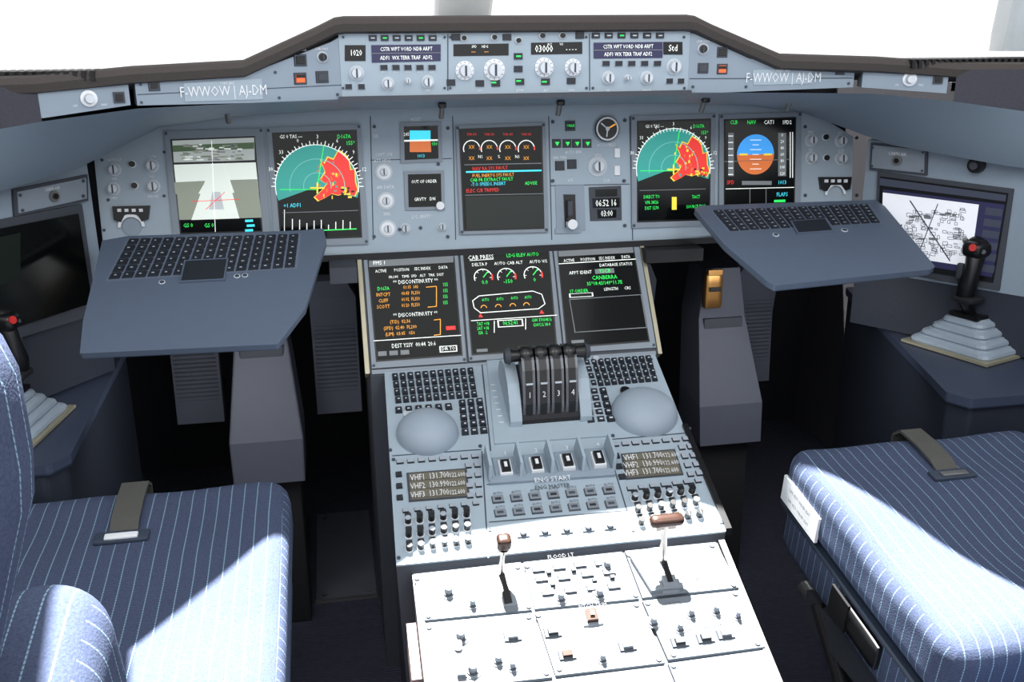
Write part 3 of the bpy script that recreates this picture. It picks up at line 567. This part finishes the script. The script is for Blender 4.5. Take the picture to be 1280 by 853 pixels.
b.rbox((u-.004,v+.026,.102),(.027,.010,.009),.008,'brown',8);b.tube([(u-.02,v+.026,.086),(u+.012,v+.026,.086)],.006,'chrome')
for (x,y) in ((672,716),(698,713),(724,710),(750,708),(676,728),(704,726),(733,722),(760,719),(684,745),(712,742),(740,739),(766,737)):
    b.B(x,y,16,8,.012,'aftdark',.008,mt='aftlight');b.B(x,y,7,3,.0125,'aftdark',.012)
for (x,y) in ((685,721),(716,718),(742,731),(690,736),(764,727)):b.B(x,y,6,4,.014,'key',.008)
for x,y,r in ((757,712,6),(700,752,6),(748,747,6),(575,800,8),(622,830,6),(862,772,5),(893,768,5),(815,782,6),(590,842,8),(560,745,7),(590,760,5),(640,838,5),(752,828,5),(848,790,5),(920,775,4)):
    b.K(x,y,r*1.5,.0095,'aftlight',.008);b.K(x,y,r,.012,'aftdark',.008);b.K(x,y,r*.75,.022,'aftlight',.008,r*.6);b.B(x,y,r*.25,r*1.2,.0226,'key',.022,1)
b.B(738,776,26,22,.011,'aftlight',.008);b.B(738,776,15,15,.018,'brown',.008);b.B(738,776,6,6,.022,'chrome',.018)
for x,y,m1 in ((708,823,'brown'),(783,812,'aftlight'),(848,807,'key'),(880,802,'key'),(905,797,'aftlight'),(640,800,'aftlight'),(690,795,'key')):b.B(x,y,22,12,.011,'aftdark',.008);b.B(x,y,13,7,.016,m1,.010)
b.Q([(566,808),(576,807),(582,850),(571,851)],.016,'aftlight',.008);b.K(572,818,5,.02,'chrome',.008)
for x,y in ((521,727),(646,713),(660,762),(535,774),(658,712),(793,748),(785,698),(888,686),(915,735),(536,788),(660,775),(682,845),(672,773),(794,760),(822,828),(808,758),(917,746),(945,808),(553,876),(700,857),(840,836),(550,860),(698,840),(840,822)):b.K(x,y,3.6,.010,'panelline',.008,n=8)
b.T('SPEED BRAKE',580,735,6,'key',.0085);b.T('FLAPS',872,728,7,'key',.0085);b.T('PARK BRK',740,800,7,'panelline',.0085)
for i,t in enumerate(('RET','1/2','FULL')):b.T(t,604+i*4,722+i*16,6,'key',.0095)
for i,t in enumerate(('0','1','2','3','FULL')):b.T(t,860+i*3,700+i*9,7,'key',.0095)
for x,y,t in ((600,790,'COCKPIT DOOR'),(712,814,'WXR'),(880,788,'RUDDER TRIM'),(572,790,'TCAS'),(740,762,'PITCH TRIM'),(700,700,'FLOOD LT'),(840,760,'SQWK')):b.T(t,x,y,6,'key',.0095)
b.done(ped)
b=MB('edge_trim')
b.wd();b.loft([[(.266,1.52,.655),(.276,1.52,.655),(.276,1.52,.668),(.266,1.52,.668)],[(.266,1.305,.56),(.276,1.305,.56),(.276,1.305,.573),(.266,1.305,.573)]],'black',False)
b.loft([[(.252,1.30,.54),(.262,1.30,.54),(.262,1.30,.556),(.252,1.30,.556)],[(.252,.72,.281),(.262,.72,.281),(.262,.72,.297),(.252,.72,.297)]],'steel',False)
b.loft([[(-.258,1.25,.44),(-.244,1.25,.44),(-.244,1.25,.50),(-.258,1.25,.50)],[(-.258,1.17,.40),(-.244,1.17,.40),(-.244,1.17,.46),(-.258,1.17,.46)]],'pinkish',False)
b.done(ped)
# ------------------------------------------------------------ keyboard trays
def tray(fr,outl,keyq,padq,lab,arm):
    e=empty('keyboard_tray')
    b=MB('tray_top');b.fm(fr);b.Q(outl,0,'tray',-.014);b.done(e,bevel=.004,bs=3)
    b=MB('keys');b.fm(fr)
    cx=sum(p[0] for p in keyq)/4;cy=sum(p[1] for p in keyq)/4
    b.Q([(cx+(x-cx)*1.02,cy+(y-cy)*1.05) for x,y in keyq],.0005,'traygap')
    b.grid(keyq,6,15,.0032,'key',.86,'legend',ls=.6)
    px=sum(p[0] for p in padq)/4;py=sum(p[1] for p in padq)/4
    b.Q([(px+(x-px)*1.08,py+(y-py)*1.12) for x,y in padq],.0042,'tray',0)
    b.Q(padq,.0046,'key',.004)
    for p in lab:
        b.K(*p,4,.0012,'keyw');b.K(*p,3,.0016,'traydark')
    b.done(e)
    b=MB('support_arm');b.wd();b.tube(arm,[.016,.016,.018],'blackm',8);b.done(e)
K1=Frame((0,1.48,.88),(1,0,0),(0,.27,.123),[(130,302),(408,285),(345,432),(98,440)],[(-.721,.2967),(-.340,.30),(-.428,-.005),(-.718,.005)])
tray(K1,[(128,303),(160,297),(376,287),(404,284),(408,300),(383,385),(348,431),(98,441),(103,400)],[(160,301),(373,292),(369,334),(133,351)],[(230,329),(281,326),(277,350),(224,353)],[(200,353),(294,345),(304,344)],[(-.53,1.72,.96),(-.53,1.78,.91),(-.53,1.86,.88)])
K2=Frame((0,1.495,.93),(1,0,0),(0,.275,.084),[(868,258),(1095,250),(1170,335),(965,358)],[(.367,.2906),(.752,.2865),(.725,.015),(.401,-.0125)])
tray(K2,[(868,261),(876,257),(1094,250),(1106,258),(1169,333),(1163,337),(968,358),(958,352),(905,306)],[(890,264),(1085,256),(1101,279),(912,290)],[(990,279),(1031,276),(1040,290),(998,293)],[(970,294),(1056,288)],[(.55,1.72,.97),(.55,1.78,.92),(.55,1.86,.88)])
# ------------------------------------------------------------ side displays (outboard)
OR=Frame((.765,1.78,0),(.571,-.82,0),(0,0,1),[(1102,218),(1262,240),(1245,353),(1090,329)],[(0,1.063),(.245,1.053),(.245,.88),(0,.88)])
OL=Frame((-.905,1.579,0),(.571,.82,0),(0,0,1),[(-65,296),(96,263),(113,381),(-40,429)],[(0,1.05),(.245,1.05),(.245,.88),(0,.88)])
b=MB('outboard_information_display');b.fm(OR)
b.prism([(-.035,.862),(.32,.862),(.32,1.10),(-.035,1.13)],-.03,0,'panel2')
b.prism([(-.035,.745),(.32,.745),(.32,.862),(-.035,.862)],-.03,-.001,'console')
b.Q([(1098,214),(1268,236),(1250,362),(1094,336)],.006,'darkgrey',0);b.Q([(1102,220),(1262,241),(1243,352),(1099,329)],.008,'black',.004)
b.Q([(1106,236),(1258,255),(1242,345),(1102,322)],.009,'e_purple');b.Q([(1106,240),(1226,255),(1215,332),(1104,316)],.0095,'e_map')
for _ in range(110):
    x=random.uniform(1132,1205);y=random.uniform(258,318);w=random.uniform(2,8);h=random.uniform(1.5,5);b.L([(x,y),(x+w,y+w*.12),(x+w,y+w*.12+h),(x,y+h),(x,y)],.6,'e_mapl',.0098)
for _ in range(12):
    x=random.uniform(1135,1195);y=random.uniform(262,310);w=random.uniform(4,9);b.Q([(x,y),(x+w,y+1),(x+w,y+4),(x,y+3)],.0098,'e_grey')
b.L([(1140,250),(1190,325)],1.6,'e_mapl',.0098);b.L([(1175,254),(1150,318)],1.2,'e_mapl',.0098);b.L([(1112,300),(1130,280)],2,'e_mapl',.0098)
b.Q([(1102,222),(1260,243),(1259,251),(1102,231)],.0095,'e_mapl')
for i in range(6):b.Q([(1235-i*2,258+i*14),(1256-i*2,261+i*14),(1254-i*2,270+i*14),(1233-i*2,267+i*14)],.0096,'e_mapl')
b.Q([(1090,178),(1161,184),(1160,219),(1088,212)],.006,'darkgrey',0);b.Q([(1093,181),(1158,187),(1157,216),(1091,209)],.008,'bezel',.004)
b.T('CABIN AIR',1124,192,5,'white',.009);b.K(1124,200,6,.012,'steel');b.K(1124,200,3,.015,'black')
for x,y in ((1093,184),(1156,190),(1155,213),(1092,207)):b.K(x,y,1.6,.010,'panelline',n=8)
b.K(1222,206,11,.014,'black',0,10);b.K(1222,206,5,.022,'darkgrey')
b.done(bevel=.001)
b=MB('outboard_information_display');b.fm(OL)
b.prism([(-.075,.862),(.28,.862),(.28,1.13),(-.075,1.10)],-.03,0,'panel2')
b.prism([(-.075,.745),(.28,.745),(.28,.862),(-.075,.862)],-.03,-.001,'console')
b.Q([(-70,287),(99,254),(118,392),(-44,442)],.006,'darkgrey',0);b.Q([(-62,296),(93,266),(110,378),(-38,425)],.009,'screen',.004)
b.Q([(-50,305),(20,290),(20,345),(-40,370)],.0095,'e_vdgreen')  # dim green reflection painted onto the dark screen
b.Q([(13,236),(106,217),(107,250),(15,270)],.006,'darkgrey',0);b.Q([(17,239),(103,221),(104,247),(19,266)],.008,'bezel',.004)
b.T('CABIN AIR',60,235,5,'white',.009);b.K(62,244,6,.012,'steel');b.K(62,244,3,.015,'black')
for x,y in ((20,243),(99,225),(99,244),(23,262)):b.K(x,y,1.8,.010,'panelline',n=8)
b.done(bevel=.001)
# ------------------------------------------------------------ side consoles
b=MB('side_console')
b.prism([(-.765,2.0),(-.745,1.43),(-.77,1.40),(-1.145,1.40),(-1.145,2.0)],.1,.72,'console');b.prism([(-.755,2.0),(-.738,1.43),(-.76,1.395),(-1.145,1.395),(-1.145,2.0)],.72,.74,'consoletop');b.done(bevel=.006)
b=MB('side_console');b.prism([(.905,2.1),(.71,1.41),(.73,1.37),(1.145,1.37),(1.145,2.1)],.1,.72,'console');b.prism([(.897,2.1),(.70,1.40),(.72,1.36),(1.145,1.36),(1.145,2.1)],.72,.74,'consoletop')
b.box(1.02,1.78,.09,.05,.74,.75,'panel2')
for i in range(4):b.box(.988+i*.021,1.78,.014,.03,.75,.754,'black')
b.done(bevel=.006)
def stick(loc,rz,lean,sc,grz):
    e=empty('sidestick',loc,(0,0,rz),sc);b=MB('bellows')
    b.box(0,0,.17,.215,0,.006,'trim')
    for i in range(4):
        w=.15-.026*i;l=.195-.032*i;z=.006+.017*i
        def rr(w,l,z,r=.02):
            p=[]
            for cx,cy,a0 in ((w/2-r,l/2-r,0),(-w/2+r,l/2-r,90),(-w/2+r,-l/2+r,180),(w/2-r,-l/2+r,270)):
                for k in range(4):a=math.radians(a0+k*30);p.append((cx+r*math.cos(a),cy+r*math.sin(a),z))
            return p
        b.loft([rr(w,l,z),rr(w+.004,l+.004,z+.004),rr(w,l,z+.010),rr(w-.018,l-.018,z+.015),rr(w-.02,l-.02,z+.017)],'boot',False)
    b.done(e)
    b=MB('grip');L=lean
    b.box(0,0,.06,.07,.073,.082,'black')
    b.tube([(0,0,.075),(L*.02,0,.10),(L*.03,.002,.125)],[.012,.013,.016],'black',12)
    b.tube([(L*.03,.002,.12),(L*.034,-.004,.15),(L*.03,-.008,.185),(L*.02,-.004,.215),(L*.008,.004,.235),(0,.01,.246)],[.018,.020,.017,.020,.026,.014],'black',14)
    b.rbox((L*.026,-.004,.118),(.024,.026,.007),.005,'blackm',6)
    b.rbox((L*.016,-.004,.228),(.030,.024,.018),.014,'black',8)
    ca,sa=math.cos(grz),math.sin(grz);hx,hy=L*.016,-.004
    def bt(dx,dy,z):return (hx+dx*ca-dy*sa,hy+dx*sa+dy*ca,z)
    b.tube([bt(0,-.018,.232),bt(0,-.034,.236)],.008,'red',12);b.tube([bt(-.022,-.006,.236),bt(-.026,-.012,.248)],.006,'steel',8);b.tube([bt(.016,-.014,.225),bt(.020,-.024,.228)],.005,'darkgrey',8)
    b.rbox((L*.028,.022,.175),(.006,.008,.018),.004,'darkgrey',5)
    b.done(e)
stick((.885,1.61,.742),math.radians(20),-1,.88,math.radians(-75));stick((-.852,1.555,.742),math.radians(-8),1,.78,math.radians(60))
# ------------------------------------------------------------ footwell
for sg in (-1,1):
    e=empty('rudder_pedals');b=MB('pedals')
    for x0,x1 in ((.39,.29),(.69,.59)):
        xa,xb=sorted((sg*x0,sg*x1))
        b.loft([[(xa,2.05,.53),(xb,2.05,.53),(xb,2.08,.53),(xa,2.08,.53)],[(xa,2.06,.70),(xb,2.06,.70),(xb,2.09,.70),(xa,2.09,.70)],[(xa,2.04,.80),(xb,2.04,.80),(xb,2.07,.81),(xa,2.07,.81)],[(xa+.02,2.03,.84),(xb-.02,2.03,.84),(xb-.02,2.05,.85),(xa+.02,2.05,.85)]],'pedal',False)
        for k in range(26):b.box((xa+xb)/2,2.0545,xb-xa-.012,.003,.542+k*.0095,.545+k*.0095,'pedalrib')
        b.tube([((xa+xb)/2,2.08,.6),((xa+xb)/2,2.4,.5)],.02,'blackm')
    b.done(e,bevel=.004)
    b=MB('pedal_column');x=sg*.49 if sg<0 else .515
    b.loft([[(x-.072,1.86,.46),(x+.072,1.86,.46),(x+.072,2.0,.46),(x-.072,2.0,.46)],[(x-.074,1.87,.55),(x+.074,1.87,.55),(x+.074,2.0,.56),(x-.074,2.0,.56)],[(x-.055,1.95,.73),(x+.055,1.95,.73),(x+.055,2.06,.73),(x-.055,2.06,.73)],[(x-.04,1.96,.84),(x+.04,1.96,.84),(x+.04,2.06,.84),(x-.04,2.06,.84)]],'pedal',False)
    b.loft([[(x-.06,1.90,.1),(x+.06,1.90,.1),(x+.06,2.0,.1),(x-.06,2.0,.1)],[(x-.06,1.90,.46),(x+.06,1.90,.46),(x+.06,2.0,.46),(x-.06,2.0,.46)]],'blackm',False)
    b.box(x,1.945,.09,.01,.70,.73,'darkgrey')
    if sg>0:
        b.rbox((x-.035,1.93,.80),(.02,.012,.04),.006,'gold',6);b.box(x-.035,1.92,.034,.008,.835,.848,'gold');b.box(x-.035,1.914,.026,.003,.80,.81,'black')
    b.done(e,bevel=.004)
    b=MB('floor_plate');xx=sg*.352
    b.box(xx,2.18,.138,.43,.1,.104,'plate');b.box(xx,1.967,.142,.006,.1,.107,'steel')
    for a in (-.05,.05):
        for c in (1.99,2.37):b.cyl(xx+a,c,.104,.106,.006,.006,'steel',10)
    b.box(sg*.5,2.15,.12,.5,.1,.102,'blackm');b.done()
# ------------------------------------------------------------ pilot seats
def seat(loc,right):
    e=empty('pilot_seat',loc)
    tl=math.radians(9)
    def fn(p):
        x,y,z=p
        if z>0: z-=.010*math.exp(-((x/.11)**2+((y)/.16)**2))
        if z>0: z+=.003*math.sin(y*26)+.002*math.sin(x*31+y*12)
        return (x,y,z)
    hl=.235 if right else .25;oy=.25-hl
    b=MB('cushion');b.rbox((0,oy,-.055),(.218,hl,.055),.035,'pinstripe',22,fn)
    b.done(e,loc=(0,-.25,.565),rot=(tl,0,0))
    b=MB('seat_pan');b.rbox((0,oy,-.15),(.21,hl-.015,.045),.02,'pinstripe' ,8);b.rbox((0,oy,-.115),(.213,hl-.005,.006),.004,'traydark',6)
    if right:
        b.box(-.219,.02,.004,.05,-.17,-.12,'black');b.prism([(-.217,.11),(-.222,.11),(-.222,.23),(-.217,.23)],-.095,-.05,'white')
        b.rbox((-.214,-.03,-.145),(.006,.055,.022),.005,'black',6)
        for i in range(2):
            M0=b.M;b.M=Matrix.Translation((-.2225,.17,-.063-.018*i))@Matrix.Rotation(math.radians(-90),4,'Z')@Matrix.Rotation(math.radians(90),4,'X');b.text('LIFE VEST UNDER SEAT',0,0,.007,'key',0);b.M=M0
    b.done(e,loc=(0,-.25,.565),rot=(tl,0,0))
    b=MB('crotch_strap');W=.019
    pts=[(.262,-.08),(.264,-.01),(.247,.006),(.2,.009),(.16,.006),(.135,-.002)]
    b.loft([[(-W,y,z),(W,y,z),(W,y-.002,z-.004),(-W,y-.002,z-.004)] for y,z in pts],'strap',False)
    b.rbox((0,.125,-.002),(.036,.012,.004),.003,'traydark',6);b.rbox((0,.122,.003),(.022,.006,.002),.0015,'white' if not right else 'steel',4)
    b.done(e,loc=(-.005 if not right else .0,-.25,.565),rot=(tl,0,0))
    b=MB('backrest')
    if not right:
        def f2(p):
            x,y,z=p;k=1 if z>.14 else 1-.7*(.14-z)/.39
            return (x*k,y,z)
        b.rbox((0,0,0),(.185,.055,.25),.05,'pinstripe',18,f2);b.done(e,loc=(-.05,-.86,.86),rot=(0,0,0))
        b=MB('armrest');b.rbox((0,0,0),(.05,.08,.075),.048,'pinstripe',14);b.tube([(0,-.06,0),(0,-.2,-.1)],.02,'black');b.done(e,loc=(.067,-.71,.750),rot=(math.radians(15),0,0))
    else:
        b.rbox((0,0,0),(.20,.05,.33),.045,'pinstripe',18);b.done(e,loc=(.08,-.84,.80),rot=(math.radians(25),0,0))
        b=MB('rear_bolster');b.rbox((0,0,0),(.20,.10,.05),.04,'pinstripe',12);b.done(e,loc=(-.005,-.60,.43),rot=(math.radians(20),0,0))
    b=MB('base')
    b.box(0,-.27,.3,.34,0,.30,'blackm');b.box(0,-.27,.38,.42,.30,.36,'darkgrey')
    for sx in (-1,1):
        b.tube([(sx*.17,-.02,.34),(sx*.17,-.5,.28)],.014,'steel');b.tube([(sx*.19,-.1,.36),(sx*.15,-.3,.06)],.012,'blackm')
        b.box(sx*.15,-.3,.03,.7,0,.03,'steel')
    b.done(e,bevel=.004)
    if right:
        b=MB('control_levers')
        for x,y in ((-.26,-.52),(-.21,-.55)):
            b.tube([(x,y,.30),(x,y-.01,.42)],.006,'black');b.dome(x,y-.01,.41,.016,.016,.02,'black',14,6)
        b.done(e)
seat((-.635,1.385,.1),False);seat((.59,1.335,.1),True)
# ------------------------------------------------------------ light & camera
w=bpy.data.worlds.new('w');bpy.context.scene.world=w;w.use_nodes=True
bg=w.node_tree.nodes['Background'];bg.inputs[0].default_value=(.97,.985,1,1);bg.inputs[1].default_value=1.3
sd=bpy.data.lights.new('sun','SUN');sd.energy=44;sd.angle=.009;sd.color=(1,.975,.94);so=bpy.data.objects.new('sun',sd);COL.objects.link(so)
so.rotation_euler=Vector((lx,ly,-1)).to_track_quat('-Z','Y').to_euler();so.location=(0,2,4)
def fill_light(x,y,z,tgt,e,size):
    ld=bpy.data.lights.new('cabin_fill','AREA');ld.energy=e;ld.size=size;ld.color=(.97,.98,1);lo=bpy.data.objects.new('cabin_fill' if z>1.5 else 'footwell_fill',ld);COL.objects.link(lo);lo.location=(x,y,z)  # area fills added to brighten the interior, not actual fixtures
    lo.rotation_euler=(Vector(tgt)-lo.location).to_track_quat('-Z','Y').to_euler()
for x in (-.55,.55):  # added overhead fill aimed at the main panel, hidden fill under each tray
    fill_light(x,.35,2.0,(x*.7,1.75,1.0),8,.5);fill_light(x,1.62,.84,(x*.95,2.1,.3),.8,.12)
cd=bpy.data.cameras.new('camera');cam=bpy.data.objects.new('camera',cd);COL.objects.link(cam);bpy.context.scene.camera=cam
p,s_,ro=math.radians(17.69),math.radians(10.52),math.radians(-.45)
cp,sp,cs,ss=math.cos(p),math.sin(p),math.cos(s_),math.sin(s_)
r=Vector((cs,-ss,0));u=Vector((ss*sp,cs*sp,cp));d=Vector((ss*cp,cs*cp,-sp))
r2=r*math.cos(ro)+u*math.sin(ro);u2=u*math.cos(ro)-r*math.sin(ro)
cam.matrix_world=Matrix(((r2.x,u2.x,-d.x,-.3263),(r2.y,u2.y,-d.y,0),(r2.z,u2.z,-d.z,1.3381),(0,0,0,1)))
cd.lens=36*1203.4/1280;cd.clip_start=.02
bpy.context.scene.view_settings.view_transform='Standard'
